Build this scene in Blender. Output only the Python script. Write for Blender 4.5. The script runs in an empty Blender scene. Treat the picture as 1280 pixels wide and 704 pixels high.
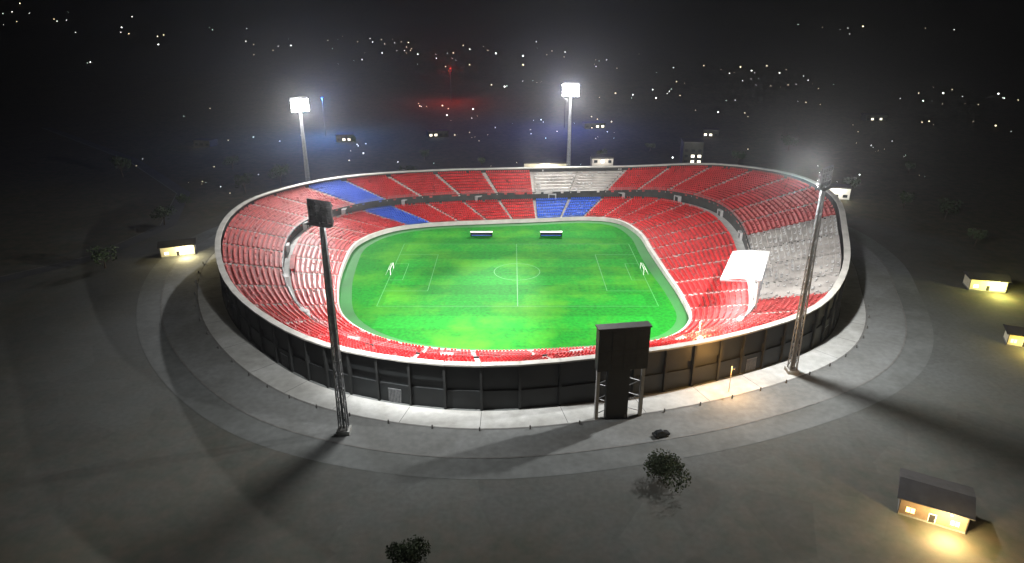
import bpy, bmesh, math, random
import numpy as np
from mathutils import Vector, Matrix
R = math.radians
rnd = random.Random(7)
sc = bpy.context.scene
COL = sc.collection

# ------------------------------------------------------------ camera, world, moon, exposure
cam = bpy.data.cameras.new("Camera")
cam_o = bpy.data.objects.new("Camera", cam)
COL.objects.link(cam_o)
cam_o.location = (0, 0, 100)
cam_o.rotation_euler = (R(90 - 22), 0, 0)
cam.sensor_width = 36
cam.lens = 36 * 864 / 1280
cam.clip_start = 1
cam.clip_end = 20000
sc.camera = cam_o

W = bpy.data.worlds.new("World")
sc.world = W
W.use_nodes = True
nt = W.node_tree
bg = nt.nodes["Background"]
sky = nt.nodes.new("ShaderNodeTexSky")
sky.sky_type = 'NISHITA'
sky.sun_disc = False
sky.sun_elevation = R(-4)
sky.sun_rotation = R(150)
nt.links.new(sky.outputs[0], bg.inputs[0])
bg.inputs[1].default_value = 0.05
moon = bpy.data.lights.new("moon", 'SUN')
moon.energy = 0.012
moon.angle = R(0.5)
moon.color = (1, .95, .88)
moon_o = bpy.data.objects.new("moon", moon)
COL.objects.link(moon_o)
moon_o.rotation_euler = (R(35), 0, R(-40))
sc.view_settings.view_transform = 'Standard'
sc.view_settings.look = 'None'
sc.view_settings.exposure = 0
sc.view_settings.gamma = 1
sc.cycles.max_bounces = 4
sc.cycles.volume_bounces = 0
sc.cycles.use_denoising = True
sc.cycles.sample_clamp_indirect = 4
HAZE = 0.000045

# ------------------------------------------------------------ helpers
def terrain_h(x, y):
    d = math.hypot(x, y)
    if d < 650: return 0.0
    e = d - 650
    k = min(1, e / 900)
    return 9.2e-6 * e * e + k * (3.5 * math.sin(x * .0041 + y * .0017) + 2.5 * math.sin(x * .0093 - y * .006))

def mat(name, col, rough=.8, var=.25, scale=.3, bump=0., metal=0., spec=None, col2=None, detail=6, blotch=0):
    m = bpy.data.materials.new(name); m.use_nodes = True
    t = m.node_tree; b = t.nodes["Principled BSDF"]
    b.inputs["Roughness"].default_value = rough
    b.inputs["Metallic"].default_value = metal
    if spec is not None: b.inputs["Specular IOR Level"].default_value = spec
    tc = t.nodes.new("ShaderNodeTexCoord")
    n = t.nodes.new("ShaderNodeTexNoise"); n.inputs["Scale"].default_value = scale
    n.inputs["Detail"].default_value = detail
    t.links.new(tc.outputs["Object"], n.inputs["Vector"])
    r = t.nodes.new("ShaderNodeValToRGB")
    c2 = col2 or tuple(min(1, c * (1 + var)) for c in col)
    c1 = tuple(c * (1 - var) for c in col) if not col2 else col
    r.color_ramp.elements[0].position = .32; r.color_ramp.elements[1].position = .68
    r.color_ramp.elements[0].color = (*c1, 1); r.color_ramp.elements[1].color = (*c2, 1)
    t.links.new(n.outputs[0], r.inputs[0])
    if blotch:
        n2 = t.nodes.new("ShaderNodeTexNoise"); n2.inputs["Scale"].default_value = scale*blotch; n2.inputs["Detail"].default_value = 3
        n2.inputs["Distortion"].default_value = 1.2
        t.links.new(tc.outputs["Object"], n2.inputs["Vector"])
        r2 = t.nodes.new("ShaderNodeValToRGB"); r2.color_ramp.elements[0].position = .36; r2.color_ramp.elements[1].position = .64
        r2.color_ramp.elements[0].color = (.84, .83, .81, 1); r2.color_ramp.elements[1].color = (1.1, 1.1, 1.1, 1)
        t.links.new(n2.outputs[0], r2.inputs[0])
        mx = t.nodes.new("ShaderNodeMix"); mx.data_type = 'RGBA'; mx.blend_type = 'MULTIPLY'; mx.inputs[0].default_value = 1
        t.links.new(r.outputs[0], mx.inputs[6]); t.links.new(r2.outputs[0], mx.inputs[7]); t.links.new(mx.outputs[2], b.inputs["Base Color"])
    else:
        t.links.new(r.outputs[0], b.inputs["Base Color"])
    if bump:
        bp = t.nodes.new("ShaderNodeBump"); bp.inputs["Strength"].default_value = bump
        t.links.new(n.outputs[0], bp.inputs["Height"]); t.links.new(bp.outputs[0], b.inputs["Normal"])
    return m

def emit(name, col, s):
    m = bpy.data.materials.new(name); m.use_nodes = True
    t = m.node_tree; b = t.nodes["Principled BSDF"]
    b.inputs["Base Color"].default_value = (*[c * .5 for c in col], 1)
    b.inputs["Emission Color"].default_value = (*col, 1)
    b.inputs["Emission Strength"].default_value = s
    return m

class MB:
    def __init__(s): s.v = []; s.f = []
    def quad(s, a, b, c, d):
        n = len(s.v); s.v += [tuple(a), tuple(b), tuple(c), tuple(d)]; s.f.append((n, n+1, n+2, n+3)); return s
    def box(s, x0, x1, y0, y1, z0, z1, rz=0, o=(0, 0, 0)):
        n = len(s.v); ca, sa = math.cos(rz), math.sin(rz)
        for z in (z0, z1):
            for x, y in ((x0, y0), (x1, y0), (x1, y1), (x0, y1)):
                s.v.append((x*ca - y*sa + o[0], x*sa + y*ca + o[1], z + o[2]))
        s.f += [(n+3, n+2, n+1, n), (n+4, n+5, n+6, n+7)] + [(n+i, n+(i+1) % 4, n+4+(i+1) % 4, n+4+i) for i in range(4)]
        return s
    def tube(s, a, b, r0, r1=None, k=8):
        r1 = r0 if r1 is None else r1
        a = Vector(a); b = Vector(b); d = (b-a).normalized()
        u = d.orthogonal().normalized(); w = d.cross(u); n = len(s.v)
        for p, r in ((a, r0), (b, r1)):
            for i in range(k):
                q = p + u*r*math.cos(2*math.pi*i/k) + w*r*math.sin(2*math.pi*i/k); s.v.append(tuple(q))
        s.f += [(n+i, n+(i+1) % k, n+k+(i+1) % k, n+k+i) for i in range(k)]
        s.f += [tuple(n+i for i in reversed(range(k))), tuple(n+k+i for i in range(k))]
        return s
    def loft(s, rings, cap=True):
        k = len(rings[0]); n = len(s.v)
        for r in rings: s.v += [tuple(p) for p in r]
        for j in range(len(rings)-1):
            for i in range(k):
                s.f.append((n+j*k+i, n+j*k+(i+1) % k, n+(j+1)*k+(i+1) % k, n+(j+1)*k+i))
        if cap:
            s.f += [tuple(n+i for i in reversed(range(k))), tuple(n+(len(rings)-1)*k+i for i in range(k))]
        return s
    def build(s, name, m, parent=None, smooth=False):
        me = bpy.data.meshes.new(name); me.from_pydata(s.v, [], s.f); me.materials.append(m)
        if smooth:
            me.polygons.foreach_set("use_smooth", [True]*len(me.polygons))
        me.update()
        o = bpy.data.objects.new(name, me); COL.objects.link(o)
        if parent: o.parent = parent
        return o

def tag(o, label=None, cat=None, group=None, kind=None):
    if label: o["label"] = label
    if cat: o["category"] = cat
    if group: o["group"] = group
    if kind: o["kind"] = kind
    return o

def empty(name, loc, rz=0.):
    o = bpy.data.objects.new(name, None); o.empty_display_size = 1
    COL.objects.link(o); o.location = loc; o.rotation_euler = (0, 0, rz); return o

def copy_tree(o, parent=None):
    c = o.copy(); COL.objects.link(c); c.parent = parent
    for ch in list(o.children): copy_tree(ch, c)
    return c

def lamp(kind, loc, power, col, parent, size=.5, target=None, angle=60, blend=.6):
    l = bpy.data.lights.new("light", kind); l.energy = power; l.color = col
    l.shadow_soft_size = size
    o = bpy.data.objects.new("lamp_light", l); COL.objects.link(o); o.location = loc
    if kind == 'SPOT':
        l.spot_size = R(angle); l.spot_blend = blend
        o.rotation_euler = (Vector(target) - Vector(loc)).to_track_quat('-Z', 'Y').to_euler()
    if parent:
        o.parent = parent
    return o

# ------------------------------------------------------------ materials
M = {}
M['earth'] = mat('dark_earth', (.070, .060, .040), .95, .3, .02, .2, blotch=4)
M['asphalt'] = mat('asphalt', (.055, .056, .057), .9, .3, .05, .2)
M['concrete'] = mat('light_concrete', (.40, .41, .40), .85, .10, .5, .1, blotch=.15)
M['paving'] = mat('grey_paving', (.17, .18, .18), .88, .12, .6, .1, blotch=.08)
M['plaza'] = mat('worn_plaza_tarmac', (.098, .106, .106), .92, .12, .9, .1, blotch=.05)
M['plaza_asphalt'] = mat('road_tarmac', (.125, .135, .135), .9, .12, .5, .1, blotch=.1)
M['track'] = mat('green_track_surface', (.006, .10, .012), .85, .25, .05, .1)
M['pitchpaint'] = mat('pitch_line_paint', (.03, .20, .04), .8, .2, 1)
M['kerb'] = mat('kerb_stone', (.15, .15, .145), .8, .2, .5)
M['paint'] = mat('white_line_paint', (.7, .7, .68), .6, .1, 1)
M['darkwall'] = mat('dark_cladding', (.006, .008, .009), .6, .4, .2, .1)
M['pilaster'] = mat('pilaster_concrete', (.018, .020, .020), .8, .3, .4)
M['terrace'] = mat('terrace_concrete', (.33, .31, .29), .85, .25, .15, .1)
M['coping'] = mat('pale_coping', (.40, .39, .36), .7, .15, .3)
M['floor'] = mat('pale_arena_floor', (.22, .25, .235), .8, .3, .035, .1)
M['grass'] = mat('pitch_grass', (.003, .135, .006), .9, .25, .8, .2, blotch=.06, spec=.1)
def patchy_grass(name, g, y):  # green grass with large noise patches of yellow-green mixed in
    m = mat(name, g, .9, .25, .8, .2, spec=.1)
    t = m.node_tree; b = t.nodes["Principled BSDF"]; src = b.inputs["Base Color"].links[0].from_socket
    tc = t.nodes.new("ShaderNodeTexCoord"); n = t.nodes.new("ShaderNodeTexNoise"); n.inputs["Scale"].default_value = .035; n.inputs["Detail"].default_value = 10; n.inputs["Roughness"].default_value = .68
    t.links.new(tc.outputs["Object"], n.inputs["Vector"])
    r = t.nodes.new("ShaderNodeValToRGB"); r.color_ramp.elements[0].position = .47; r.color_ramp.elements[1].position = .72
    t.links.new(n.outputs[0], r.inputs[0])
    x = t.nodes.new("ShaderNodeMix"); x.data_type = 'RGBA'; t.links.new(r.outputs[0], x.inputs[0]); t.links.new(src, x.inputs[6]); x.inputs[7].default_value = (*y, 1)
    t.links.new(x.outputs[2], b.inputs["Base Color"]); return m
M['grass'] = patchy_grass('pitch_grass', (.002, .12, .006), (.045, .19, .006))
M['grass2'] = patchy_grass('pitch_grass_light', (.003, .15, .008), (.055, .22, .008))
M['red'] = mat('red_seat_plastic', (.50, .014, .018), .45, .3, .8, blotch=.12)
M['rose'] = mat('faded_red_seat_plastic', (.50, .10, .10), .5, .3, .8, blotch=.12)
M['grey'] = mat('grey_seat_plastic', (.36, .36, .36), .5, .35, 1.5)
M['slate'] = mat('slate_seat_plastic', (.20, .245, .28), .5, .3, 1.2)
M['green'] = mat('green_seat_plastic', (.03, .48, .10), .5, .3, .8)
M['mint'] = mat('mint_seat_plastic', (.22, .68, .38), .5, .25, .8)
M['pavement_joint'] = mat('dark_joint', (.08, .08, .08), .9, .2, 1)
M['mid_grey'] = mat('grey_painted_steel', (.30, .30, .30), .6, .1, 1)
M['terrace_red'] = mat('red_painted_terrace', (.30, .035, .035), .75, .35, .4, .1, blotch=.3)
M['terrace_blue'] = mat('blue_painted_terrace', (.05, .10, .34), .75, .3, .4, .1, blotch=.3)
M['orange'] = mat('orange_seat_plastic', (.52, .20, .06), .5, .35, .8)
M['blue'] = mat('blue_seat_plastic', (.03, .12, .62), .5, .25, .8)
M['steel'] = mat('galvanised_steel', (.22, .23, .24), .5, .2, 1, 0, .3)
M['darksteel'] = mat('dark_steel', (.03, .03, .032), .55, .2, 1, 0, .5)
M['white'] = mat('white_panel', (.78, .78, .76), .5, .08, .4)
M['cream'] = mat('cream_render', (.62, .58, .44), .8, .15, .3)
M['roof'] = mat('dark_roofing', (.02, .019, .022), .8, .3, .5, .2)
M['brown'] = mat('brown_wall', (.14, .10, .07), .85, .3, .3)
M['glass'] = mat('dark_glass', (.02, .025, .03), .1, .1, 1)
M['leaf'] = mat('dark_foliage', (.035, .055, .022), .85, .45, .5)
M['bark'] = mat('bark', (.07, .05, .035), .9, .3, 2)
M['tyre'] = mat('tyre_rubber', (.015, .015, .015), .9, .2, 3)
M['flood'] = emit('floodlight_lens', (1, .98, .95), 150)
M['floodback'] = mat('lamp_housing', (.02, .02, .02), .7, .2, 2, 0, 0)
M['lit'] = emit('lit_window', (1, .90, .72), 2.5)
M['litwhite'] = emit('lit_white_window', (1, 1, 1), 3)
M['warm'] = emit('warm_lamp', (1, .60, .20), 5)
M['yellow'] = emit('yellow_lamp', (.85, 1, .12), 9)
M['city'] = emit('pale_street_lamp_lens', (1, .97, .92), 9)
M['citywarm'] = emit('warm_street_lamp_lens', (1, .80, .5), 7)
M['citygreen'] = emit('greenish_lamp_lens', (.75, 1, .8), 6)
M['cityblue'] = emit('blue_lamp_lens', (.10, .12, 1), 6)

# ------------------------------------------------------------ ground and hills
def ground_mat():
    m = mat('ground_tarmac_and_earth', (.10, .108, .108), .92, .12, .8, .12)
    t = m.node_tree; b = t.nodes["Principled BSDF"]; src = b.inputs["Base Color"].links[0].from_socket
    def N(k): return t.nodes.new(k)
    tc = N("ShaderNodeTexCoord")
    v = N("ShaderNodeVectorMath"); v.operation = 'SUBTRACT'; v.inputs[1].default_value = (5, 245, 0); t.links.new(tc.outputs["Object"], v.inputs[0])
    w = N("ShaderNodeVectorMath"); w.operation = 'MULTIPLY'; w.inputs[1].default_value = (1/190, 1/150, 0); t.links.new(v.outputs[0], w.inputs[0])
    l = N("ShaderNodeVectorMath"); l.operation = 'LENGTH'; t.links.new(w.outputs[0], l.inputs[0])
    n = N("ShaderNodeTexNoise"); n.inputs["Scale"].default_value = .018; n.inputs["Detail"].default_value = 9; n.inputs["Roughness"].default_value = .62; t.links.new(tc.outputs["Object"], n.inputs["Vector"])
    a = N("ShaderNodeMath"); a.operation = 'MULTIPLY_ADD'; t.links.new(n.outputs[0], a.inputs[0]); a.inputs[1].default_value = .9; t.links.new(l.outputs["Value"], a.inputs[2])
    r = N("ShaderNodeValToRGB"); r.color_ramp.elements[0].position = .0; r.color_ramp.elements[1].position = 1
    mr = N("ShaderNodeMapRange"); mr.inputs[1].default_value = 1.1; mr.inputs[2].default_value = 1.6; t.links.new(a.outputs[0], mr.inputs[0])
    n3 = N("ShaderNodeTexNoise"); n3.inputs["Scale"].default_value = .25; n3.inputs["Detail"].default_value = 8; t.links.new(tc.outputs["Object"], n3.inputs["Vector"])
    re = N("ShaderNodeValToRGB"); re.color_ramp.elements[0].position = .35; re.color_ramp.elements[1].position = .65
    re.color_ramp.elements[0].color = (.038, .044, .024, 1); re.color_ramp.elements[1].color = (.075, .058, .036, 1); t.links.new(n3.outputs[0], re.inputs[0])
    x = N("ShaderNodeMix"); x.data_type = 'RGBA'; t.links.new(mr.outputs[0], x.inputs[0]); t.links.new(src, x.inputs[6]); t.links.new(re.outputs[0], x.inputs[7])
    # tar patches and oil stains
    n4 = N("ShaderNodeTexVoronoi"); n4.inputs["Scale"].default_value = .07; t.links.new(tc.outputs["Object"], n4.inputs["Vector"])
    r4 = N("ShaderNodeMapRange"); r4.inputs[3].default_value = .86; r4.inputs[4].default_value = 1.08; t.links.new(n4.outputs["Color"], r4.inputs[0])
    y = N("ShaderNodeMix"); y.data_type = 'RGBA'; y.blend_type = 'MULTIPLY'; y.inputs[0].default_value = 1
    t.links.new(x.outputs[2], y.inputs[6]); t.links.new(r4.outputs[0], y.inputs[7]); t.links.new(y.outputs[2], b.inputs["Base Color"])
    return m
def ground_sheet():
    mb = MB(); rings = [0, 60, 120, 180, 240, 320, 420, 540, 650, 760, 900, 1080, 1300, 1560, 1880, 2250, 2700, 3250, 3900, 4700, 5600, 6600]
    n = 96; idx = []
    for r in rings:
        row = []
        for i in range(n):
            a = 2*math.pi*i/n; x, y = r*math.sin(a), r*math.cos(a)
            mb.v.append((x, y, terrain_h(x, y))); row.append(len(mb.v)-1)
        idx.append(row)
    for j in range(len(rings)-1):
        for i in range(n):
            mb.f.append((idx[j][i], idx[j+1][i], idx[j+1][(i+1) % n], idx[j][(i+1) % n]))
    mb.f = [tuple(reversed(f)) for f in mb.f]
    return tag(mb.build('ground', ground_mat(), smooth=True), kind='structure')
ground_sheet()

# ------------------------------------------------------------ the two bowls
# stations: outer x, y, rim z, inner x, y (pitch edge)
BOWL = [(-8,157,12,-12,187), (-44,165,12,-38,194), (-70,183,12,-56,211), (-95,214,12,-64,236), (-113,252,14,-68,264),
        (-119,285,16,-68,290), (-112,312,17,-57,309), (-84,334,19,-38,318), (-40,345,20,-12,322), (10,350,20,12,325),
        (60,354,20,35,328), (102,346,23,51,323), (131,319,24,58,304), (134,280,24,59,280), (123,244,21,60,255),
        (110,213,17,61,230), (93,192,13,59,209), (66,176,12,47,195), (33,164,12,22,189)]
def cr(P, u):
    n = len(P); i = int(math.floor(u)) % n; t = u - math.floor(u)
    p0, p1, p2, p3 = P[(i-1) % n], P[i], P[(i+1) % n], P[(i+2) % n]
    return tuple(.5*((2*b) + (c-a)*t + (2*a-5*b+4*c-d)*t*t + (3*b-a-3*c+d)*t**3) for a, b, c, d in zip(p0, p1, p2, p3))

T_WALK = .44
def prof(t):                       # height fraction across the stand, t from pitch edge to rim
    return .36*t/T_WALK if t <= T_WALK else .52 + .48*(t-T_WALK-.05)/(1-T_WALK-.05)
def stand_pt(P, u, t, z=None):
    ox, oy, oz, ix, iy = cr(P, u)
    zz = (1.2 + (oz-1.2)*prof(t)) if z is None else z
    return (ix+(ox-ix)*t, iy+(oy-iy)*t, zz)

def seats_rows(P, u0, u1, rows, dz, spacing, skip=0.0):
    """small L-shaped seats along the rows; rows = list of (t, z function)"""
    mb = MB()
    for t in rows:
        a = Vector(stand_pt(P, u0, t)); b = Vector(stand_pt(P, u1, t)); m_ = Vector(stand_pt(P, (u0+u1)/2, t))
        L = (a-m_).length + (m_-b).length
        n = max(1, int(L/spacing))
        for k in range(n):
            if rnd.random() < skip: continue
            u = u0 + (u1-u0)*(k+.5)/n
            p = Vector(stand_pt(P, u, t)); q = stand_pt(P, u, min(1, t+.03)); q2 = stand_pt(P, u, t-.03)
            rz = math.atan2(q[1]-q2[1], q[0]-q2[0])
            mb.box(-.35, .30, -.32, .32, .35, .5, rz, p + Vector((0, 0, dz)))
            mb.box(.22, .36, -.32, .32, .4, 1.1, rz, p + Vector((0, 0, dz)))
    return mb

def bowl(P, nsec, label, scheme, wall_label=None):
    root = empty('stadium', (0, 0, 0))
    n = len(P)
    cx = sum(p[0] for p in P)/n; cy = sum(p[1] for p in P)/n
    O = Vector((cx, cy, 0)); root.location = O
    def T(mb): mb.v = [(v[0]-cx, v[1]-cy, v[2]) for v in mb.v]; return mb
    du = n/nsec
    for k in range(nsec):
        u0, u1 = k*du, (k+1)*du
        a, b = u0+.045*du, u1-.045*du
        seg = [a+(b-a)*i/4 for i in range(5)]
        st = cr(P, (u0+u1)/2); depth = math.hypot(st[0]-st[3], st[1]-st[4])
        for tier, (t0, t1) in enumerate(((.02, T_WALK), (T_WALK+.05, .97))):
            nr = max(6, int(depth*(t1-t0)/1.75)); mb = MB(); ts = [t0+(t1-t0)*i/nr for i in range(nr+1)]
            for i in range(nr):
                ta, tb = ts[i], ts[i+1]
                for j in range(4):
                    uu, vv = seg[j], seg[j+1]
                    za = stand_pt(P, uu, tb)[2]; zb = stand_pt(P, vv, tb)[2]
                    la = stand_pt(P, uu, ta)[2]; lb = stand_pt(P, vv, ta)[2]
                    A = stand_pt(P, uu, ta, za-.0); B = stand_pt(P, vv, ta, zb); C = stand_pt(P, vv, tb, zb); D = stand_pt(P, uu, tb, za)
                    mb.quad(A, B, C, D)
                    mb.quad(stand_pt(P, uu, ta, la), stand_pt(P, vv, ta, lb), B, A)
            mk, sk = scheme(k/nsec, tier)
            blk = T(mb).build('seat_block', M[{'red': 'terrace_red', 'rose': 'terrace_red', 'blue': 'terrace_blue'}.get(mk, 'terrace')], root)
            rise = (stand_pt(P, u0, ts[1])[2]-stand_pt(P, u0, ts[0])[2])
            rows = [ts[i]+(t1-t0)/nr*.5 for i in range(nr)]
            s = T(seats_rows(P, a, b, rows, rise*.5, 1.0, sk))
            if s.v: tag(s.build('seats', M[mk], blk), kind='stuff')
        if k % 2 == 0:
            um = (u0+u1)/2; pc = Vector(stand_pt(P, um, T_WALK+.045)); pz = stand_pt(P, um, T_WALK)[2]
            pi_ = Vector(stand_pt(P, um, 0)); d_ = Vector((pi_.x-pc.x, pi_.y-pc.y, 0)).normalized(); rz_ = math.atan2(d_.y, d_.x)
            tn = MB(); base = (pc.x, pc.y, pz)
            tn.box(-.8, .9, -1.9, -1.5, 0, 2.9, rz_, base); tn.box(-.8, .9, 1.5, 1.9, 0, 2.9, rz_, base); tn.box(-.8, .9, -1.49, 1.49, 2.5, 2.9, rz_, base)
            tun = T(tn).build('tunnel_portal', M['mid_grey'], root)
            T(MB().box(-.7, .5, -1.48, 1.48, .02, 2.48, rz_, base)).build('shade_block', M['darkwall'], tun)  # solid dark block, painted shade of the tunnel inside
        rl_ = MB(); ra = Vector(stand_pt(P, u0+.05*du, T_WALK+.055)); rb = Vector(stand_pt(P, u1-.05*du, T_WALK+.055))
        for hh in (1.2, 1.7, 2.2): rl_.tube(ra+Vector((0, 0, hh)), rb+Vector((0, 0, hh)), .05, k=4)
        for qq in range(5):
            rp = ra.lerp(rb, qq/4); rl_.tube(rp+Vector((0, 0, .6)), rp+Vector((0, 0, 2.25)), .05, k=4)
        T(rl_).build('railing', M['steel'], root)
        # gangway stair between this sector and the next
        a2, b2 = u1-.045*du, u1+.045*du
        for tier, (t0, t1, nr) in enumerate(((.02, T_WALK, 12), (T_WALK+.05, .97, 15))):
            mb = MB(); ts = [t0+(t1-t0)*i/nr for i in range(nr+1)]
            for i in range(nr):
                za = stand_pt(P, u1, ts[i+1])[2]; la = stand_pt(P, u1, ts[i])[2]
                A = stand_pt(P, a2, ts[i], za); B = stand_pt(P, b2, ts[i], za); C = stand_pt(P, b2, ts[i+1], za); D = stand_pt(P, a2, ts[i+1], za)
                mb.quad(A, B, C, D); mb.quad(stand_pt(P, a2, ts[i], la), stand_pt(P, b2, ts[i], la), B, A)
            T(mb).build('stair', M['terrace'], root)
        # outer wall panel with slot window, pilaster
        nn = 2
        for h in range(nn):
            w0, w1 = u0+du*h/nn, u0+du*(h+1)/nn
            p0 = Vector(stand_pt(P, w0, 1)); p1 = Vector(stand_pt(P, w1, 1))
            d = (p1-p0); d.z = 0; L = d.length; d.normalize(); nrm = Vector((d.y, -d.x, 0))
            if nrm.dot(p0-Vector((cx, cy, 0))) < 0: nrm = -nrm
            m2 = MB(); q0 = p0+d*.35; q1 = p1-d*.35
            zt0, zt1 = p0.z+1.1, p1.z+1.1
            for lo, hi, off in ((0, .42, 0), (.42, .62, -.5), (.62, 1, 0)):
                A = q0+nrm*off; B = q1+nrm*off
                m2.quad((A.x, A.y, zt0*lo), (B.x, B.y, zt1*lo), (B.x, B.y, zt1*hi), (A.x, A.y, zt0*hi))
                Ai = A-nrm*.6; Bi = B-nrm*.6
                m2.quad((Bi.x, Bi.y, zt1*lo), (Ai.x, Ai.y, zt0*lo), (Ai.x, Ai.y, zt0*hi), (Bi.x, Bi.y, zt1*hi))
                m2.quad((A.x, A.y, zt0*lo), (A.x, A.y, zt0*hi), (Ai.x, Ai.y, zt0*hi), (Ai.x, Ai.y, zt0*lo))
                m2.quad((B.x, B.y, zt1*lo), (Bi.x, Bi.y, zt1*lo), (Bi.x, Bi.y, zt1*hi), (B.x, B.y, zt1*hi))
            for z_ in (.42, .62):
                m2.quad((q0.x, q0.y, zt0*z_), (q1.x, q1.y, zt1*z_), ((q1-nrm*.5).x, (q1-nrm*.5).y, zt1*z_), ((q0-nrm*.5).x, (q0-nrm*.5).y, zt0*z_))
            T(m2).build('wall_panel', M['darkwall'], root)
            if (k*nn+h) % 5 == 2:
                rz = math.atan2(d.y, d.x); c = (q0+q1)/2+nrm*.03
                sgn = -1 if Vector((math.sin(rz), -math.cos(rz), 0)).dot(nrm) > 0 else 1
                g = T(MB().box(-1.9, 1.9, *sorted((sgn*.02, sgn*.12)), 0, min(4.2, zt0*.4), rz, (c.x, c.y, 0))).build('gate', M['steel'], root)
                gb = MB()
                for q_ in range(9): gb.box(-1.8+q_*.43, -1.68+q_*.43, *sorted((sgn*.13, sgn*.2)), .1, min(4, zt0*.38), rz, (c.x, c.y, 0))
                T(gb).build('gate_bars', M['darksteel'], g)['kind'] = 'stuff'
            m3 = MB(); rz = math.atan2(d.y, d.x)
            m3.box(-.33, .33, -.6, .6, 0, p0.z+1.0, rz, (p0.x, p0.y, 0))
            T(m3).build('pilaster', M['pilaster'], root)
            m4 = MB(); e0 = p0-d*.1; e1 = p1+d*.1
            m4.loft([[e0+nrm*.9+Vector((0, 0, 1.12)), e0-nrm*1.1+Vector((0, 0, 1.12)), e0-nrm*1.1+Vector((0, 0, 1.6)), e0+nrm*.9+Vector((0, 0, 1.6))],
                     [e1+nrm*.9+Vector((0, 0, 1.12)), e1-nrm*1.1+Vector((0, 0, 1.12)), e1-nrm*1.1+Vector((0, 0, 1.6)), e1+nrm*.9+Vector((0, 0, 1.6))]])
            T(m4).build('coping', M['coping'], root)
    N = nsec*4
    # walkway wall between tiers, pitch-side barrier
    m5 = MB(); m6 = MB(); m7 = MB()
    for i in range(N):
        u, v = i*n/N, (i+1)*n/N
        zl = stand_pt(P, u, T_WALK)[2]; zl2 = stand_pt(P, v, T_WALK)[2]
        zh = stand_pt(P, u, T_WALK+.05)[2]; zh2 = stand_pt(P, v, T_WALK+.05)[2]
        m5.quad(stand_pt(P, u, T_WALK, zl), stand_pt(P, v, T_WALK, zl2), stand_pt(P, v, T_WALK+.05, zl2), stand_pt(P, u, T_WALK+.05, zl))
        m6.quad(stand_pt(P, u, T_WALK+.05, zl), stand_pt(P, v, T_WALK+.05, zl2), stand_pt(P, v, T_WALK+.05, zh2+.9), stand_pt(P, u, T_WALK+.05, zh+.9))
        m6.quad(stand_pt(P, u, T_WALK+.05, zh+.9), stand_pt(P, v, T_WALK+.05, zh2+.9), stand_pt(P, v, T_WALK+.06, zh2+.9), stand_pt(P, u, T_WALK+.06, zh+.9))
        m7.quad(stand_pt(P, u, 0, 0), stand_pt(P, v, 0, 0), stand_pt(P, v, 0, 1.9), stand_pt(P, u, 0, 1.9))
        m7.quad(stand_pt(P, u, 0, 1.9), stand_pt(P, v, 0, 1.9), stand_pt(P, v, .02, 1.9), stand_pt(P, u, .02, 1.9))
    T(m5).build('walkway', M['concrete'], root)
    T(m6).build('tier_wall', M['pilaster'], root)
    T(m7).build('pitch_barrier', M['coping'], root)
    tag(root, label, 'stadium')
    # floor, apron, road ring, path lines (setting)
    def ringsheet(name, m, o0, o1, z, k=128):
        mb = MB()
        for i in range(k):
            u, v = i*n/k, (i+1)*n/k
            def off(w, o):
                p = stand_pt(P, w, 1, 0); a = stand_pt(P, w-.05, 1, 0); b = stand_pt(P, w+.05, 1, 0)
                t_ = Vector((b[0]-a[0], b[1]-a[1], 0)).normalized(); nn_ = Vector((t_.y, -t_.x, 0))
                if nn_.dot(Vector(p)-Vector((cx, cy, 0))) < 0: nn_ = -nn_
                q = Vector(p)+nn_*o; return (q.x, q.y, z)
            mb.quad(off(u, o0), off(v, o0), off(v, o1), off(u, o1))
        return tag(mb.build(name, m), kind='structure')
    return root, ringsheet, (cx, cy)

def inner_floor(P, name='arena_floor', z=.02, inset=0., m=None, inset2=None):
    n = len(P); k = 96; mb = MB(); cx = sum(p[3] for p in P)/n; cy = sum(p[4] for p in P)/n
    pts = []
    for i in range(k):
        p = stand_pt(P, i*n/k, 0, z); v = Vector((p[0]-cx, p[1]-cy)); L = v.length
        pts.append((v, L))
    if inset2 is None:
        mb.v = [(cx+v.x*(L-inset)/L, cy+v.y*(L-inset)/L, z) for v, L in pts]; mb.f = [tuple(range(k))]
    else:
        for i in range(k):
            (v, L), (w, K) = pts[i], pts[(i+1) % k]
            mb.quad((cx+v.x*(L-inset)/L, cy+v.y*(L-inset)/L, z), (cx+w.x*(K-inset)/K, cy+w.y*(K-inset)/K, z),
                    (cx+w.x*(K-inset2)/K, cy+w.y*(K-inset2)/K, z), (cx+v.x*(L-inset2)/L, cy+v.y*(L-inset2)/L, z))
    # face up
    a, b, c = [Vector(mb.v[j]) for j in mb.f[0][:3]]
    if (b-a).cross(c-b).z < 0: mb.f = [tuple(reversed(f)) for f in mb.f]
    return tag(mb.build(name, m or M['floor']), kind='structure')

# s runs from the near end round by the left, the far side and the right
def scheme(s, tier):
    q = s*19
    if q < 2.4: return ('red', .1)
    if q < 6.2: return ('red', .1) if tier == 0 else ('rose', .1)
    if q < 6.9: return ('blue', .04)
    if q < 8.9: return ('red', .04)
    if q < 9.9: return ('blue', .1) if tier == 0 else ('grey', .85)
    if q < 12.2: return ('red', .05)
    if q < 13.2: return ('red', .08) if tier == 0 else ('rose', .2)
    if q < 15.5: return ('red', .06) if tier == 0 else ('grey', .72)
    if q < 16.5: return ('red', .06) if tier == 0 else ('rose', .4)
    return ('red', .1)
root_b, ring, c_b = bowl(BOWL, 38, 'oval football stadium bowl with two tiers of red seats round a lit green pitch', scheme)
ring('apron', M['concrete'], .9, 9, .09)
ring('kerb', M['kerb'], 9, 9.5, .16)
ring('pavement', M['paving'], 9.5, 21, .07)
ring('kerb', M['kerb'], 21, 21.4, .14)
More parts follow.
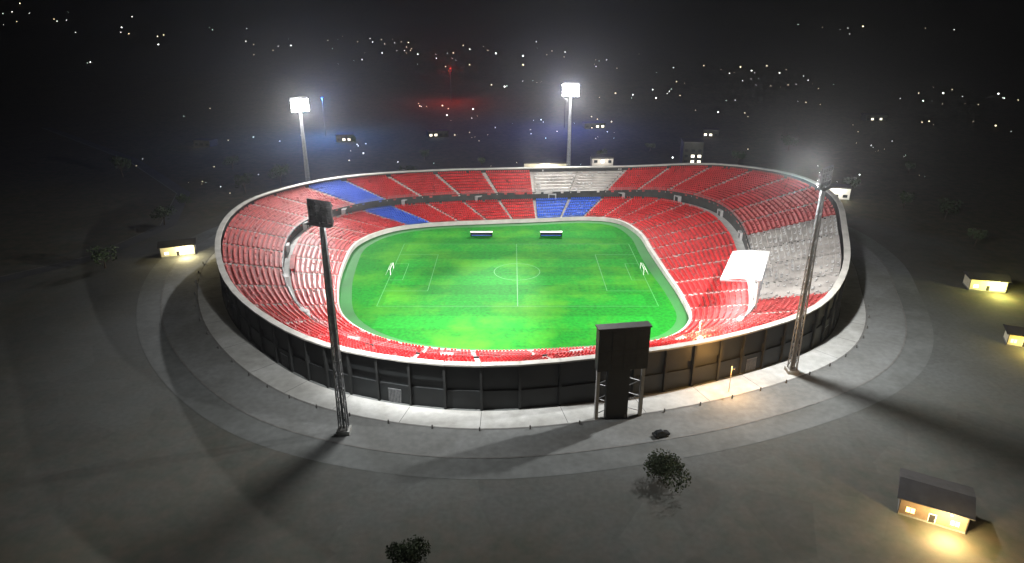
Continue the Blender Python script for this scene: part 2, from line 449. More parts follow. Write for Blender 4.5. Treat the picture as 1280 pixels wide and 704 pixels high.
ring('road', M['plaza_asphalt'], 21.4, 29, .05)
def radial(name, m, u, o0, o1, w, z):
    cx, cy = c_b; p = Vector(stand_pt(BOWL, u, 1, 0)); a = Vector(stand_pt(BOWL, u-.05, 1, 0)); b = Vector(stand_pt(BOWL, u+.05, 1, 0))
    t_ = (b-a).normalized(); nn_ = Vector((t_.y, -t_.x, 0))
    if nn_.dot(p-Vector((cx, cy, 0))) < 0: nn_ = -nn_
    A = p+nn_*o0; B = p+nn_*o1; q = t_*w/2; mb = MB()
    v = [A-q, A+q, B+q, B-q]
    if (v[1]-v[0]).cross(v[2]-v[1]).z < 0: v.reverse()
    mb.quad(*[(x.x, x.y, z) for x in v]); return tag(mb.build(name, m), kind='structure')
for i in range(38):
    radial('paving_joint', M['pavement_joint'], i*.5, 1, 8.9, .14, .096)
inner_floor(BOWL, 'running_track', .02, 0, M['track'])

# ------------------------------------------------------------ central green pitch
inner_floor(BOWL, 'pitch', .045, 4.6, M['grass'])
def pitch():
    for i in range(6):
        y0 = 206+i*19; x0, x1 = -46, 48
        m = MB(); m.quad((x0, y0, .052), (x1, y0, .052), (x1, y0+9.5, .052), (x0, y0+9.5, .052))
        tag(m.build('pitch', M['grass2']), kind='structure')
    m = MB(); z = .06
    def line(a, b, w=.12):
        a = Vector((*a, z)); b = Vector((*b, z)); d = (b-a).normalized(); q = Vector((-d.y, d.x, 0))*w
        m.quad(a-q, b-q, b+q, a+q)
    # pitch runs left to right: x -50..52, y 222..290
    X0, X1, Y0, Y1 = -48, 52, 224, 292; C = ((X0+X1)/2, (Y0+Y1)/2)
    for a, b in (((X0, Y0), (X1, Y0)), ((X0, Y1), (X1, Y1)), ((X0, Y0), (X0, Y1)), ((X1, Y0), (X1, Y1)), ((C[0], Y0), (C[0], Y1))): line(a, b)
    for e, sg in ((X0, 1), (X1, -1)):
        for w, d in ((20, 16.5), (9, 5.5)):
            line((e, C[1]-w), (e+sg*d, C[1]-w)); line((e, C[1]+w), (e+sg*d, C[1]+w)); line((e+sg*d, C[1]-w), (e+sg*d, C[1]+w))
    for i in range(40):
        a, b = 2*math.pi*i/40, 2*math.pi*(i+1)/40
        line((C[0]+9.15*math.cos(a), C[1]+9.15*math.sin(a)), (C[0]+9.15*math.cos(b), C[1]+9.15*math.sin(b)))
    tag(m.build('pitch_marking', M['pitchpaint']), kind='structure')
    for x, sg, lab in ((X0, -1, 'white goal with net at the left end of the pitch'), (X1, 1, 'white goal with net at the right end of the pitch')):
        g = empty('goal', (x, C[1], 0)); tag(g, lab, 'goal')
        f = MB(); f.tube((0, -3.66, 0), (0, -3.66, 2.44), .07); f.tube((0, 3.66, 0), (0, 3.66, 2.44), .07); f.tube((0, -3.66, 2.44), (0, 3.66, 2.44), .07)
        f.build('frame', M['white'], g)
        n = MB()
        for i in range(19):
            y = -3.66+i*.4067; n.tube((0, y, 2.44), (sg*.9, y, 2.3), .012, k=3); n.tube((sg*.9, y, 2.3), (sg*2, y, 0), .012, k=3)
        for i in range(6):
            xx, zz = sg*(.9+1.1*i/6), 2.3-2.3*i/6; n.tube((xx, -3.66, zz), (xx, 3.66, zz), .012, k=3)
        tag(n.build('net', M['white'], g), kind='stuff')
pitch()
# team shelters
for x, lab in ((-14, 'left team shelter on the far side of the pitch'), (18, 'right team shelter on the far side of the pitch')):
    r = empty('team_shelter', (x, 302, .05)); tag(r, lab, 'shelter')
    MB().box(-5, 5, 1.4, 1.5, 0, 2.2).build('rear_panel', M['glass'], r)
    MB().box(-5.1, 5.1, -.2, 1.6, 2.21, 2.3).build('roof', M['white'], r)
    for q in (-5, 4.9): MB().box(q, q+.1, 0, 1.39, 0, 2.2).build('side_panel', M['glass'], r)
    MB().box(-4.6, 4.6, .7, 1.2, .4, .5).build('bench', M['blue'], r)

# ------------------------------------------------------------ floodlight masts
def mast(x, y, h, rz, label, target, power, spill, lean=(0, 0), lamp_m='flood', hs=1., pool=None, pool_p=2.2e5):
    root = empty('floodlight_mast', (x, y, 0), 0); tag(root, label, 'floodlight mast', 'floodlight masts round the bowl')
    root.rotation_euler = (lean[0], lean[1], 0)
    b = MB().box(-1.6, 1.6, -1.6, 1.6, 0, 1.2); b.build('footing', M['concrete'], root)
    # tapering lattice column
    f = MB(); segs = 14
    def w(z): return .6*(1-z/h)+.38
    for i in range(segs):
        z0, z1 = 1.2+(h-1.2)*i/segs, 1.2+(h-1.2)*(i+1)/segs; a, c = w(z0), w(z1)
        co0 = [(-a, -a, z0), (a, -a, z0), (a, a, z0), (-a, a, z0)]; co1 = [(-c, -c, z1), (c, -c, z1), (c, c, z1), (-c, c, z1)]
        for k in range(4):
            f.tube(co0[k], co1[k], .2, k=5)
            f.tube(co0[k], co1[(k+1) % 4], .11, k=4)
            f.tube(co1[k], co1[(k+1) % 4], .11, k=4)
    f.build('lattice_column', M['steel'], root)
    l = MB().box(-.3, .3, -.05, .05, 1.2, h); l.build('ladder', M['steel'], root)
    # head facing target
    d = Vector((target[0]-x, target[1]-y, 0)); hz = math.atan2(d.y, d.x)-math.pi/2
    hd = MB(); HW = 4.6*hs; HH = 6.4*hs
    hd.box(-HW, HW, -.5, -.1, -.4, 0, hz, (0, 0, h)); hd.box(-HW, HW, -.5, -.1, HH, HH+.4, hz, (0, 0, h))
    for q in range(5): hd.box(-HW+q*2.2*hs, -HW+.4+q*2.2*hs, -.5, -.1, 0, HH, hz, (0, 0, h))
    for q in (1.6, 3.2, 4.8): hd.box(-HW, HW, -.45, -.15, q*hs, q*hs+.2, hz, (0, 0, h))
    hd.box(-HW-.2, HW+.2, -1.8, -.5, -.5, -.38, hz, (0, 0, h))
    hdo = hd.build('lamp_rack', M['darksteel'], root)
    MB().box(-HW+.05, HW-.05, -.09, -.03, .02, HH-.02, hz, (0, 0, h)).build('rack_panel', M['darksteel'], root)
    proto = None
    for r in range(4):
        for c in range(5):
            m = MB(); k = 8
            rings = []
            for yy, rr in ((0, .28), (.25, .62), (.6, .72)):
                rings.append([(hs*rr*math.cos(2*math.pi*i/k), hs*yy, hs*rr*math.sin(2*math.pi*i/k)) for i in range(k)])
            if proto is None:
                o = m.loft(rings).build('floodlight', M['floodback'], root)
                le = MB(); le.v = [(hs*.66*math.cos(2*math.pi*i/k), hs*.63, hs*.66*math.sin(2*math.pi*i/k)) for i in range(k)]; le.f = [tuple(range(k))]
                lo = le.build('lens', M[lamp_m], o); proto = o
            else:
                o = proto.copy(); COL.objects.link(o); lo = proto.children[0].copy(); COL.objects.link(lo); lo.parent = o
            px = (-3.7+c*1.85)*hs; pz = (.8+r*1.6)*hs
            o.location = (px*math.cos(hz), px*math.sin(hz), h+pz)
            o.rotation_euler = (R(-24), 0, hz)
    # real light of the rack
    p = Vector((d.x, d.y, 0)).normalized()*5
    tl = Vector((target[0]-x, target[1]-y, 0))
    lamp('SPOT', (p.x, p.y, h+3), power, (1, .985, .96), root, .8, (tl.x, tl.y, 0), 100, .85)
    if pool: lamp('SPOT', (p.x, p.y, h+2.5), pool_p, (1, .985, .96), root, .5, (pool[0]-x, pool[1]-y, 0), 24, 1.)
    lamp('POINT', (p.x, p.y, h+3), spill, (1, .985, .96), root, 1.2)
    return root

PW = 7.5e5; SP = 9e4
mast(-107, 356, 49, 0, 'lit floodlight mast behind the far left of the bowl', (-25, 215), PW, SP*.8, pool=(50, 215), pool_p=1.6e6)
mast(31, 376, 54, 0, 'lit floodlight mast behind the middle of the far stand', (10, 225), PW, SP*.8, pool=(-22, 203), pool_p=4.5e6)
mast(-42, 146.5, 55, 0, 'dark floodlight mast standing before the near left wall, lamps turned away', (-8, 214), PW, SP*1.1, hs=.72, pool=(-54, 255), pool_p=1.6e6)
mast(81.5, 177, 55.5, 0, 'floodlight mast at the near right of the bowl beside the white canopy', (5, 255), PW, SP*3.2, hs=.72, pool=(-18, 205), pool_p=2e6)

# ------------------------------------------------------------ scoreboard towers
def scoreboard(x, y, rz, label, face):
    root = empty('scoreboard', (x, y, 0), rz); tag(root, label, 'scoreboard')
    MB().box(-6.5, 6.5, -1.3, 1.3, 14.5, 26).build('cabinet', M['darkwall'], root)
    MB().box(-6, 6, 1.31, 1.45, 15, 25.4).build('screen', M[face], root)
    MB().box(-6.8, 6.8, -1.5, 1.5, 26.01, 26.4).build('cap', M['darksteel'], root)
    for a in range(4):
        for b in range(2):
            MB().box(-6.2+a*3.15, -3.25+a*3.15, -1.42, -1.31, 14.9+b*5.5, 20.1+b*5.5).build('service_panel', M['pilaster'], root)
    for q in (-1, 1):
        MB().box(q*5.9-.4, q*5.9+.4, -.5, .5, 0, 14.49).build('post', M['mid_grey'], root)
    m = MB()
    for i in range(3):
        m.tube((-5.5, .9, 1+i*4.4), (5.5, .9, 5.4+i*4.4), .14, k=5); m.tube((5.5, .9, 1+i*4.4), (-5.5, .9, 5.4+i*4.4), .14, k=5)
    m.build('brace', M['steel'], root)
    MB().box(-3.6, 2.2, -.9, .7, 0, 14.4).build('stair_core', M['darkwall'], root)
scoreboard(27.5, 153.5, R(9), 'dark scoreboard tower on white posts outside the near wall of the bowl', 'pilaster')

# ------------------------------------------------------------ white canopy over the stand of honour
def canopy(x, y, z, rz, label):
    root = empty('canopy', (x, y, z), rz); tag(root, label, 'canopy')
    for i in range(6):
        y0 = -15+i*5
        m = MB(); m.loft([[(-6, y0+.1, 5.2), (-6, y0+4.9, 5.2), (-6, y0+4.9, 5.4), (-6, y0+.1, 5.4)], [(0, y0+.1, 6.5), (0, y0+4.9, 6.5), (0, y0+4.9, 6.7), (0, y0+.1, 6.7)],
                          [(6.5, y0+.1, 6.9), (6.5, y0+4.9, 6.9), (6.5, y0+4.9, 7.1), (6.5, y0+.1, 7.1)]])
        m.build('roof_panel', M['white'], root)
    for i in range(7):
        y0 = -15+i*5
        m = MB(); m.tube((-6, y0, 4.9), (6.5, y0, 6.6), .14, k=5); m.tube((6, y0, -9), (6, y0, 6.6), .18, k=6)
        m.build('frame', M['steel'], root)
    MB().box(5.2, 5.6, -15, 15, -2, 5.6).build('rear_wall', M['white'], root)
    for i in range(9):
        MB().box(5.02, 5.18, -14.2+i*3.2, -11.8+i*3.2, .6, 3).build('window', M['litwhite'], root)
    lamp('POINT', (-1.5, -6, 3.8), 16000, (1, 1, .98), root, .5)  # lamps added under the roof to make the canopy brighter
    lamp('POINT', (-1.5, 8, 3.8), 16000, (1, 1, .98), root, .5)
    for yy in (-6, 8): MB().box(-1.8, -1.2, yy-.5, yy+.5, 4.3, 4.5).build('added_lamp', M['litwhite'], root)
canopy(79, 219, 11.5, R(-24), 'white panelled canopy, glaringly lit, over the middle of the right stand')

# ------------------------------------------------------------ huts, sheds, lit cabins
def hut(x, y, w, d, h, rz, label, lm, lightcol, power, cat='hut', rise=1.6, wall='brown', name='hut', side=-1):
    root = empty(name, (x, y, terrain_h(x, y)), rz); tag(root, label, cat)
    MB().box(-w/2, w/2, -d/2, d/2, 0, h).build('wall', M[wall], root)
    e = .9; m = MB()
    m.v = [(-w/2-e, -d/2-e, h+.02), (w/2+e, -d/2-e, h+.02), (w/2+e, d/2+e, h+.02), (-w/2-e, d/2+e, h+.02), (-w/2-e, 0, h+rise), (w/2+e, 0, h+rise),
           (-w/2-e, -d/2-e, h+.2), (w/2+e, -d/2-e, h+.2), (w/2+e, d/2+e, h+.2), (-w/2-e, d/2+e, h+.2)]
    m.f = [(3, 2, 1, 0), (0, 1, 7, 6), (6, 7, 5, 4), (2, 3, 9, 8), (8, 9, 4, 5), (1, 2, 8, 5, 7), (3, 0, 6, 4, 9)]
    m.build('roof', M['roof'], root)
    dr = MB().box(-.55, .55, -d/2-.08, -d/2-.01, 0, 2.2).build('door', M['darksteel'], root)
    MB().box(.35, .45, -d/2-.16, -d/2-.09, 1, 1.15).build('handle', M['steel'], dr)
    for s in (-1, 1):
        wn = MB().box(s*w/3-.8, s*w/3+.8, -d/2-.07, -d/2-.01, 1.1, 2.3).build('window', M[lm], root)
        MB().box(s*w/3-.05, s*w/3+.05, -d/2-.12, -d/2-.08, 1.1, 2.3).build('mullion', M['darksteel'], wn)
    if power:
        MB().box(.25*w-.25, .25*w+.25, -d/2-1.0, -d/2-.05, h-.55, h-.35).build('wall_lamp', M[lm], root)
        lamp('POINT', (.25*w, -d/2-4.5, h-.5), power*.75, lightcol, root, .4)
    for sx in (-1, 1):
        MB().tube((sx*(w/2+.12), -d/2-.12, 0), (sx*(w/2+.12), -d/2-.12, h-.02), .07, k=6).build('downpipe', M['darksteel'], root)
    MB().box(-w/2-.9, w/2+.9, -d/2-1.1, -d/2-.92, h+.02, h+.2).build('gutter', M['darksteel'], root)
    MB().box(-.7, .7, -d/2-.04, -d/2-.005, 0, 2.4).build('door_frame', M['white'], root)
    MB().box(-w/2-.15, w/2+.15, -d/2-.15, d/2+.15, 0, .35).build('plinth', M['paving'], root)
    return root
hut(89, 118, 12, 9.5, 4.4, R(-30), 'dark-roofed hut with warm light spilling on the ground at the lower right', 'warm', (1, .70, .30), 26000)
hut(-143, 280, 13, 8, 4.5, R(20), 'lit cream building left of the bowl beside the curved road', 'lit', (1, .84, .45), 11000, 'building', wall='cream', name='building')
hut(178, 241, 12, 7, 4.5, R(-15), 'yellow-lit building right of the bowl near the right edge', 'lit', (.95, .86, .22), 17000, 'building', wall='cream', name='building')
hut(161, 195, 9, 6, 4, R(-25), 'small amber-lit cabin at the right edge below the yellow-lit building', 'warm', (1, .74, .16), 9000, 'cabin', wall='cream', name='cabin')
# ------------------------------------------------------------ warm lamps by the right bowl
def street_lamp_near(x, y, h, m, col, power, label, name='street_lamp', arm=1.4, z=0.):
    root = empty(name, (x, y, z)); tag(root, label, 'street lamp')
    MB().tube((0, 0, 0), (0, 0, h), .12, .07).build('pole', M['steel'], root)
    MB().tube((0, 0, h), (0, -arm, h+.3), .06).build('arm', M['steel'], root)
    MB().box(-.25, .25, -arm-.5, -arm+.3, h+.2, h+.42).build('lamp_head', M['floodback'], root)
    MB().box(-.2, .2, -arm-.45, -arm+.25, h+.12, h+.19).build('lens', M[m], root)
    lamp('POINT', (0, -arm, h-.3), power, col, root, .25)
    return root
street_lamp_near(60, 166, 8, 'warm', (1, .5, .12), 9000, 'warm orange lamp before the near right wall of the bowl')
street_lamp_near(56, 186, 7, 'warm', (1, .66, .30), 26000, 'warm orange lamp in the near right stand of the bowl', z=5)
# ------------------------------------------------------------ cars
def car_proto(label, x, y, rz, m):
    root = empty('parked_car', (x, y, .06), rz); tag(root, label, 'car')
    b = MB(); sec = []
    for (xx, z0, z1, w) in ((-2.2, .45, .8, .78), (-2.05, .3, .95, .88), (-1.3, .28, 1.0, .9), (0, .28, 1.02, .9), (1.3, .28, .95, .9), (2.0, .3, .85, .86), (2.2, .42, .7, .74)):
        sec.append([(xx, -w, z0), (xx, w, z0), (xx, w, z1-.12), (xx, w-.12, z1), (xx, -w+.12, z1), (xx, -w, z1-.12)])
    b.loft(sec).build('body', m, root)
    c = MB(); c.loft([[(-1.7, -.74, 1.0), (1.0, -.74, 1.0), (1.0, .74, 1.0), (-1.7, .74, 1.0)], [(-1.25, -.6, 1.45), (.35, -.6, 1.45), (.35, .6, 1.45), (-1.25, .6, 1.45)]])
    c.build('cabin_glass', M['glass'], root)
    MB().box(-1.2, .3, -.58, .58, 1.46, 1.5).build('roof', m, root)
    for sx in (-1.35, 1.35):
        for sy in (-.85, .85):
            t = MB().tube((sx, sy-.1, .32), (sx, sy+.1, .32), .32, k=14).build('wheel', M['tyre'], root)
            MB().tube((sx, sy+(.11 if sy > 0 else -.11), .32), (sx, sy+(.13 if sy > 0 else -.13), .32), .18, k=8).build('rim', M['steel'], t)
    for sy in (-.6, .6):
        MB().box(2.12, 2.22, sy-.14, sy+.14, .58, .7).build('headlight', M['glass'], root)
    return root
dk = mat('dark_car_paint', (.02, .022, .025), .25, .1, 1)
car_proto('dark car parked alone on the plaza right of the scoreboard tower', 37, 145, R(20), dk)

# bollards along the kerb before the near wall
bp = empty('bollard', (0, 0, 0)); tag(bp, 'short pale bollard on the pavement round the stadium', 'bollard', 'bollards round the near side of the stadium')
MB().loft([[(r_*math.cos(a*math.pi/4), r_*math.sin(a*math.pi/4), z_) for a in range(8)] for r_, z_ in ((.22, 0), (.2, .95), (.12, 1.1))]).build('post', M['kerb'], bp)
nb = 0
for i in range(-16, 17):
    u = (i*.28) % 19
    p = Vector(stand_pt(BOWL, u, 1, 0)); a = Vector(stand_pt(BOWL, u-.05, 1, 0)); b = Vector(stand_pt(BOWL, u+.05, 1, 0))
    t_ = (b-a).normalized(); nn_ = Vector((t_.y, -t_.x, 0))
    if nn_.dot(p-Vector((*c_b, 0))) < 0: nn_ = -nn_
    q = p+nn_*9.9; o = bp if nb == 0 else copy_tree(bp); nb += 1; o.location = (q.x, q.y, .07)
# ------------------------------------------------------------ trees
def tree(x, y, h, cr_, label, group=None, leaves=520, seed=0, z=None):
    rg = random.Random(seed*77+3); root = empty('tree', (x, y, terrain_h(x, y) if z is None else z)); tag(root, label, 'tree', group)
    t = MB(); t.tube((0, 0, 0), (.1*cr_, 0, h*.45), .05*h*.6, .03*h*.6, 7)
    lobes = []
    for i in range(6):
        a = rg.uniform(0, 6.28); rr = rg.uniform(.2, .65)*cr_; p = (rr*math.cos(a), rr*math.sin(a), h*rg.uniform(.5, .85))
        t.tube((.1*cr_, 0, h*.4), p, .02*h*.5, .005*h, 5); lobes.append((p, cr_*rg.uniform(.35, .6)))
    t.build('trunk', M['bark'], root)
    c = MB()
    for i in range(leaves):
        p, r = rg.choice(lobes); v = Vector((rg.gauss(0, 1), rg.gauss(0, 1), rg.gauss(0, .8))).normalized()*r*rg.uniform(.5, 1.08)
        q = Vector(p)+v; s = cr_*rg.uniform(.05, .13)*(520/max(520, leaves))**.4
        a = Vector((rg.gauss(0, 1), rg.gauss(0, 1), rg.gauss(0, 1))).normalized(); b_ = a.orthogonal().normalized()
        c.quad(q-a*s, q-b_*s*.7, q+a*s, q+b_*s*.7)
    c.build('crown', M['leaf'], root)
    return root
tree(34, 127, 4.6, 5.4, 'broad low dark tree alone on the plaza below the scoreboard tower', None, 3200, 1)
tree(-20, 101, 5, 4.6, 'dark leafy tree cut by the bottom edge of the photo, left of centre', None, 2400, 5)
tp = [tree(0, 0, 9, 5, 'dark tree standing in the unlit land around the stadium', 'dark trees around the stadium', 420, 10+i) for i in range(3)]
spots = [(-120, 330), (-132, 345), (-165, 262), (-168, 320), (-172, 352), (-150, 380), (-135, 395), (-84, 392), (-60, 398), (-30, 405), (-20, 388),
         (60, 396), (84, 400), (108, 405), (165, 398), (190, 380), (205, 350), (215, 330), (205, 290), (225, 265), (-240, 420), (-180, 440), (-20, 450), (60, 460), (150, 455), (250, 430), (-60, 470), (100, 500), (200, 500), (-120, 520)]
for i, (x, y) in enumerate(spots):
    o = tp[i] if i < 3 else copy_tree(tp[i % 3])
    s = rnd.uniform(.8, 1.4); o.location = (x, y, 0); o.scale = (s, s, s*rnd.uniform(.8, 1.1)); o.rotation_euler.z = rnd.uniform(0, 6)

# ------------------------------------------------------------ road from the left edge, car-park strips right of each bowl
def strip(name, pts, w, z, m):
    mb = MB(); L = []; 
    for i, p in enumerate(pts):
        a = Vector(pts[max(0, i-1)]); b = Vector(pts[min(len(pts)-1, i+1)]); d = (b-a).normalized(); s = Vector((-d.y, d.x))*w/2
        L.append((Vector(p)-s, Vector(p)+s))
    for i in range(len(L)-1):
        mb.quad((*L[i][0], z), (*L[i+1][0], z), (*L[i+1][1], z), (*L[i][1], z))
    a, b, c = [Vector(v) for v in mb.v[:3]]
    if (b-a).cross(c-b).z < 0: mb.f = [tuple(reversed(f)) for f in mb.f]
    return tag(mb.build(name, m), kind='structure')
strip('road', [(-300, 190), (-215, 230), (-175, 275), (-166, 320), (-185, 380), (-260, 470), (-400, 600)], 7, .1, M['asphalt'])
strip('road_line', [(-300, 194), (-218, 233), (-179, 277), (-170, 320), (-189, 380), (-264, 470), (-404, 600)], .4, .11, M['kerb'])
# ------------------------------------------------------------ far buildings
def far_building(x, y, w, d, h, rz, label, group, wm, lit_frac=.4, power=0):
    root = empty('building', (x, y, terrain_h(x, y)), rz); tag(root, label, 'building', group)
    MB().box(-w/2, w/2, -d/2, d/2, -2, h).build('wall', M[wm], root)
    MB().box(-w/2-.4, w/2+.4, -d/2-.4, d/2+.4, h+.01, h+.7).build('roof', M['roof'], root)
    nx = max(2, int(w/4)); nz = max(1, int(h/3.4))
    for i in range(nx):
        for j in range(nz):
            lm = 'lit' if rnd.random() < lit_frac else 'glass'
            x0 = -w/2+(i+.25)*w/nx
            MB().box(x0, x0+w/nx*.5, -d/2-.1, -d/2-.02, 1+j*3.4, 2.6+j*3.4).build('window', M[lm], root)
    if power: lamp('POINT', (0, -d/2-5, h), power, (1, .93, .78), root, .5)
    return root
far_building(-115, 378, 12, 9, 6, .1, 'pale building behind the far left mast', None, 'white', .6, 3500)
far_building(20, 394, 26, 10, 15, 0, 'long cream building behind the middle of the far stand', None, 'cream', .7, 7000)
far_building(52, 398, 12, 10, 17, 0, 'tall pale block right of the long cream building behind the far stand', None, 'terrace', .5, 3000)
far_building(90, 385, 16, 9, 8, -.1, 'cream building behind the red upper tier right of the middle mast', None, 'white', .6, 5000)
far_building(112, 430, 12, 12, 20, -.1, 'tall dim tower block behind the far right of the bowl', None, 'pilaster', .4, 800)
far_building(178, 372, 14, 8, 6, -.2, 'small pale building beyond the far right corner of the bowl', None, 'white', .6, 4000)
for i, (x, y, w, h, t) in enumerate(((-230, 520, 14, 4, 'low'), (-130, 540, 12, 5, 'square'), (-60, 560, 16, 4, 'long'), (70, 600, 18, 4, 'wide flat'), (160, 560, 12, 5, 'narrow'), (330, 640, 20, 5, 'big right-hand'))):
    far_building(x, y, w, 9, h, rnd.uniform(-.4, .4), t+' dim building in the dark land behind the stadium', None, 'pilaster', .35, 200)

# ------------------------------------------------------------ distant lamps: each stands at its own place on the land
# (x, y, size) worked out from bearings and distances
CITY = [(-1845.0, 2737.9, 1.98, 'p'), (-1785.2, 2741.1, 1.95, 'p'), (-1115.7, 2102.8, 2.05, 'p'), (-1021.8, 1956.8, 1.73, 'w'), (-912.9, 1922.0, 2.26, 'w'), (-756.7, 1561.5, 1.55, 'p'), (-722.2, 1238.4, 1.34, 'p'), (-611.5, 1678.9, 1.6, 'p'), (-475.7, 1569.3, 1.49, 'p'), (-436.0, 1730.4, 1.52, 'w'), (-314.6, 1648.6, 1.81, 'p'), (-209.0, 1414.5, 1.27, 'p'), (-173.0, 1331.8, 1.57, 'p'), (-133.5, 1278.7, 1.13, 'p'), (-69.0, 1174.2, 1.01, 'w'), (17.9, 1149.2, 1.6, 'w'), (66.6, 1390.6, 1.29, 'w'), (105.4, 1442.2, 1.25, 'p'), (131.7, 1131.5, 0.88, 'p'), (-70.5, 716.4, 0.89, 'w'), (-60.7, 656.0, 0.92, 'p'), (-93.5, 716.1, 0.75, 'w'), (-37.1, 646.5, 0.52, 'p'), (-14.2, 594.6, 0.49, 'p'), (-25.4, 534.6, 0.48, 'w'), (15.5, 564.9, 0.6, 'p'), (-45.8, 556.3, 0.6, 'w'), (-104.3, 483.6, 0.85, 'p'), (-76.1, 457.0, 0.5, 'p'), (-193.3, 443.7, 0.38, 'w'), (-168.8, 391.9, 0.32, 'p'), (87.7, 617.5, 1.05, 'w'), (78.5, 573.7, 0.73, 'p'), (65.4, 543.3, 0.64, 'w'), (21.4, 448.1, 0.4, 'w'), (-13.8, 448.1, 0.34, 'w'), (214.3, 932.4, 1.0, 'w'), (156.6, 772.2, 0.81, 'p'), (178.9, 819.8, 0.89, 'p'), (135.7, 798.2, 0.86, 'p'), (117.4, 807.1, 0.91, 'w'), (312.3, 914.3, 0.73, 'p'), (353.3, 914.3, 0.82, 'w'), (309.7, 746.0, 0.72, 'w'), (170.9, 500.2, 0.64, 'w'), (109.2, 467.2, 1.11, 'p'), (200.3, 448.1, 0.4, 'p'), (266.4, 512.9, 0.53, 'p'), (271.8, 504.0, 0.39, 'w'), (369.6, 621.0, 0.72, 'w'), (451.0, 741.3, 0.5, 'w'), (508.8, 802.0, 0.65, 'p'), (411.8, 595.4, 0.71, 'w'), (545.6, 764.0, 1.03, 'w'), (-302.6, 707.3, 0.76, 'w'), (-218.8, 535.0, 0.76, 'w'), (-252.6, 469.6, 0.36, 'p'), (-157.4, 422.6, 0.47, 'p'), (-178.8, 534.3, 0.43, 'p'), (200.3, 427.0, 0.53, 'p'), (213.6, 418.5, 0.57, 'p'), (-358.1, 1695.8, 1.71, 'w'), (-263.2, 1636.0, 1.59, 'p'), (-226.6, 1597.3, 1.61, 'w'), (-240.4, 1345.0, 1.32, 'p'), (-254.9, 1231.6, 1.18, 'p'), (-84.7, 1461.5, 1.36, 'p'), (-30.4, 1370.7, 2.62, 'p'), (56.6, 1699.4, 1.4, 'p'), (163.7, 1252.6, 1.07, 'p'), (14.0, 941.1, 0.84, 'p'), (-8.9, 863.6, 1.12, 'p'), (-38.1, 691.0, 1.12, 'p'), (167.0, 846.3, 1.22, 'p'), (249.5, 1114.3, 1.09, 'p'), (354.3, 1118.5, 1.43, 'w'), (314.6, 1039.9, 0.81, 'p'), (359.5, 1065.8, 0.92, 'p'), (410.1, 1161.2, 1.3, 'w'), (390.2, 1048.7, 1.21, 'p'), (396.1, 957.7, 0.99, 'p'), (241.6, 767.5, 0.64, 'p'), (197.0, 672.9, 0.79, 'p'), (427.3, 780.4, 0.69, 'p'), (438.3, 755.2, 1.05, 'p'), (491.8, 811.3, 1.09, 'p'), (551.8, 806.8, 0.93, 'p'), (291.0, 530.8, 0.72, 'p'), (-110.2, 522.0, 0.65, 'p'), (26.3, 633.8, 0.64, 'p'), (252.5, 421.9, 0.34, 'w'), (990.5, 2078.2, 2.43, 'w'), (873.3, 1897.4, 1.25, 'p'), (1166.9, 2077.3, 1.51, 'w'), (-2055.6, 3111.0, 3.13, 'w'), (-1473.8, 2392.5, 2.31, 'p'), (-1471.8, 2440.5, 1.71, 'p'), (-1353.8, 2637.1, 2.55, 'p'), (-782.6, 2171.0, 2.12, 'p')]
first = {}
CL = []
for (x, y, s, kind) in CITY:
    CL.append((x, y, s, kind))
    if kind != 'b':
        D = math.hypot(x, y)
        for q in range(rnd.choice((0, 1, 2, 2, 3))):
            CL.append((x+rnd.gauss(0, .022*D), y+rnd.gauss(0, .05*D), s*rnd.uniform(.35, .8), rnd.choice('pwwg')))
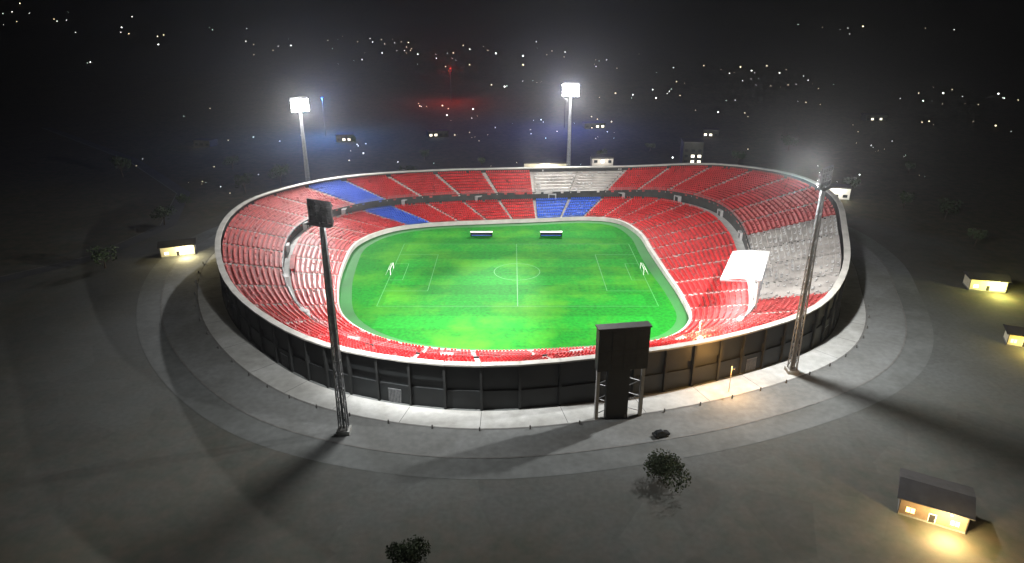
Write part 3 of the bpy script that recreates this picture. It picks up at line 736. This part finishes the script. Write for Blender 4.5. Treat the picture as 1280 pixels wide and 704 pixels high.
for (x, y, s, kind) in CL:
    z = terrain_h(x, y)
    if kind not in first:
        root = empty('street_lamp', (0, 0, 0))
        MB().tube((0, 0, 0), (0, 0, 2.6), .06, k=5).build('pole', M['darksteel'], root)
        c = MB(); rings = []
        for zz, rr in ((2.55, .2), (2.7, .5), (3.1, .62), (3.4, .4), (3.5, .1)):
            rings.append([(rr*math.cos(2*math.pi*i/8), rr*math.sin(2*math.pi*i/8), zz) for i in range(8)])
        c.loft(rings).build('lamp_head', M[{'p': 'city', 'w': 'citywarm', 'b': 'cityblue', 'g': 'citygreen'}[kind]], root)
        tag(root, {'p': 'pale lamp glowing in the dark land beyond the stadium', 'w': 'warm lamp glowing in the dark land beyond the stadium', 'g': 'greenish lamp glowing in the dark land beyond the stadium', 'b': 'blue lamp glowing high in the dark distance at the upper left'}[kind],
            'lamp', {'p': 'distant pale lamps', 'w': 'distant warm lamps', 'g': 'distant greenish lamps', 'b': None}[kind])
        first[kind] = root; o = root
    else:
        o = copy_tree(first[kind])
    s *= rnd.uniform(.45, 1.15); o.location = (x, y, z); o.scale = (s, s, s)

# added coloured lamps, put in to tint patches of the far land
def added_glow_lamp(x, y, h, col, power, m, label):
    z = terrain_h(x, y); root = empty('street_lamp', (x, y, z)); tag(root, label, 'lamp')
    MB().tube((0, 0, 0), (0, 0, h), .3, .2, 6).build('pole', M['darksteel'], root)
    MB().box(-.8, .8, -.8, .8, h, h+.6).build('lamp_head', m, root)
    lamp('POINT', (0, 0, h-1.5), power, col, root, .5)
dimblue = emit('dim_blue_lens', (.05, .2, 1), .6); dimred = emit('dim_red_lens', (1, .06, .03), .6)
added_glow_lamp(-150, 560, 30, (.04, .25, 1), 3e5, dimblue, 'added dim blue lamp on a pole beyond the blue seats at the far left')
added_glow_lamp(45, 600, 34, (.02, .10, 1), 2.6e5, dimblue, 'added dim blue lamp on a pole far beyond the middle of the far stand')
added_glow_lamp(-65, 760, 34, (1, .05, .03), 1.1e5, dimred, 'added dim red lamp on a pole far beyond the far left stand')

# ------------------------------------------------------------ haze: one closed box of even air
hz = MB().box(-7000, 7000, -7000, 7000, -4, 330)
m = bpy.data.materials.new('haze_air'); m.use_nodes = True; t = m.node_tree
t.nodes.remove(t.nodes["Principled BSDF"])
v = t.nodes.new("ShaderNodeVolumePrincipled"); v.inputs["Density"].default_value = HAZE; v.inputs["Color"].default_value = (.95, .96, 1, 1)
v.inputs["Anisotropy"].default_value = .82
t.links.new(v.outputs[0], t.nodes["Material Output"].inputs["Volume"])
tag(hz.build('haze', m), kind='stuff')
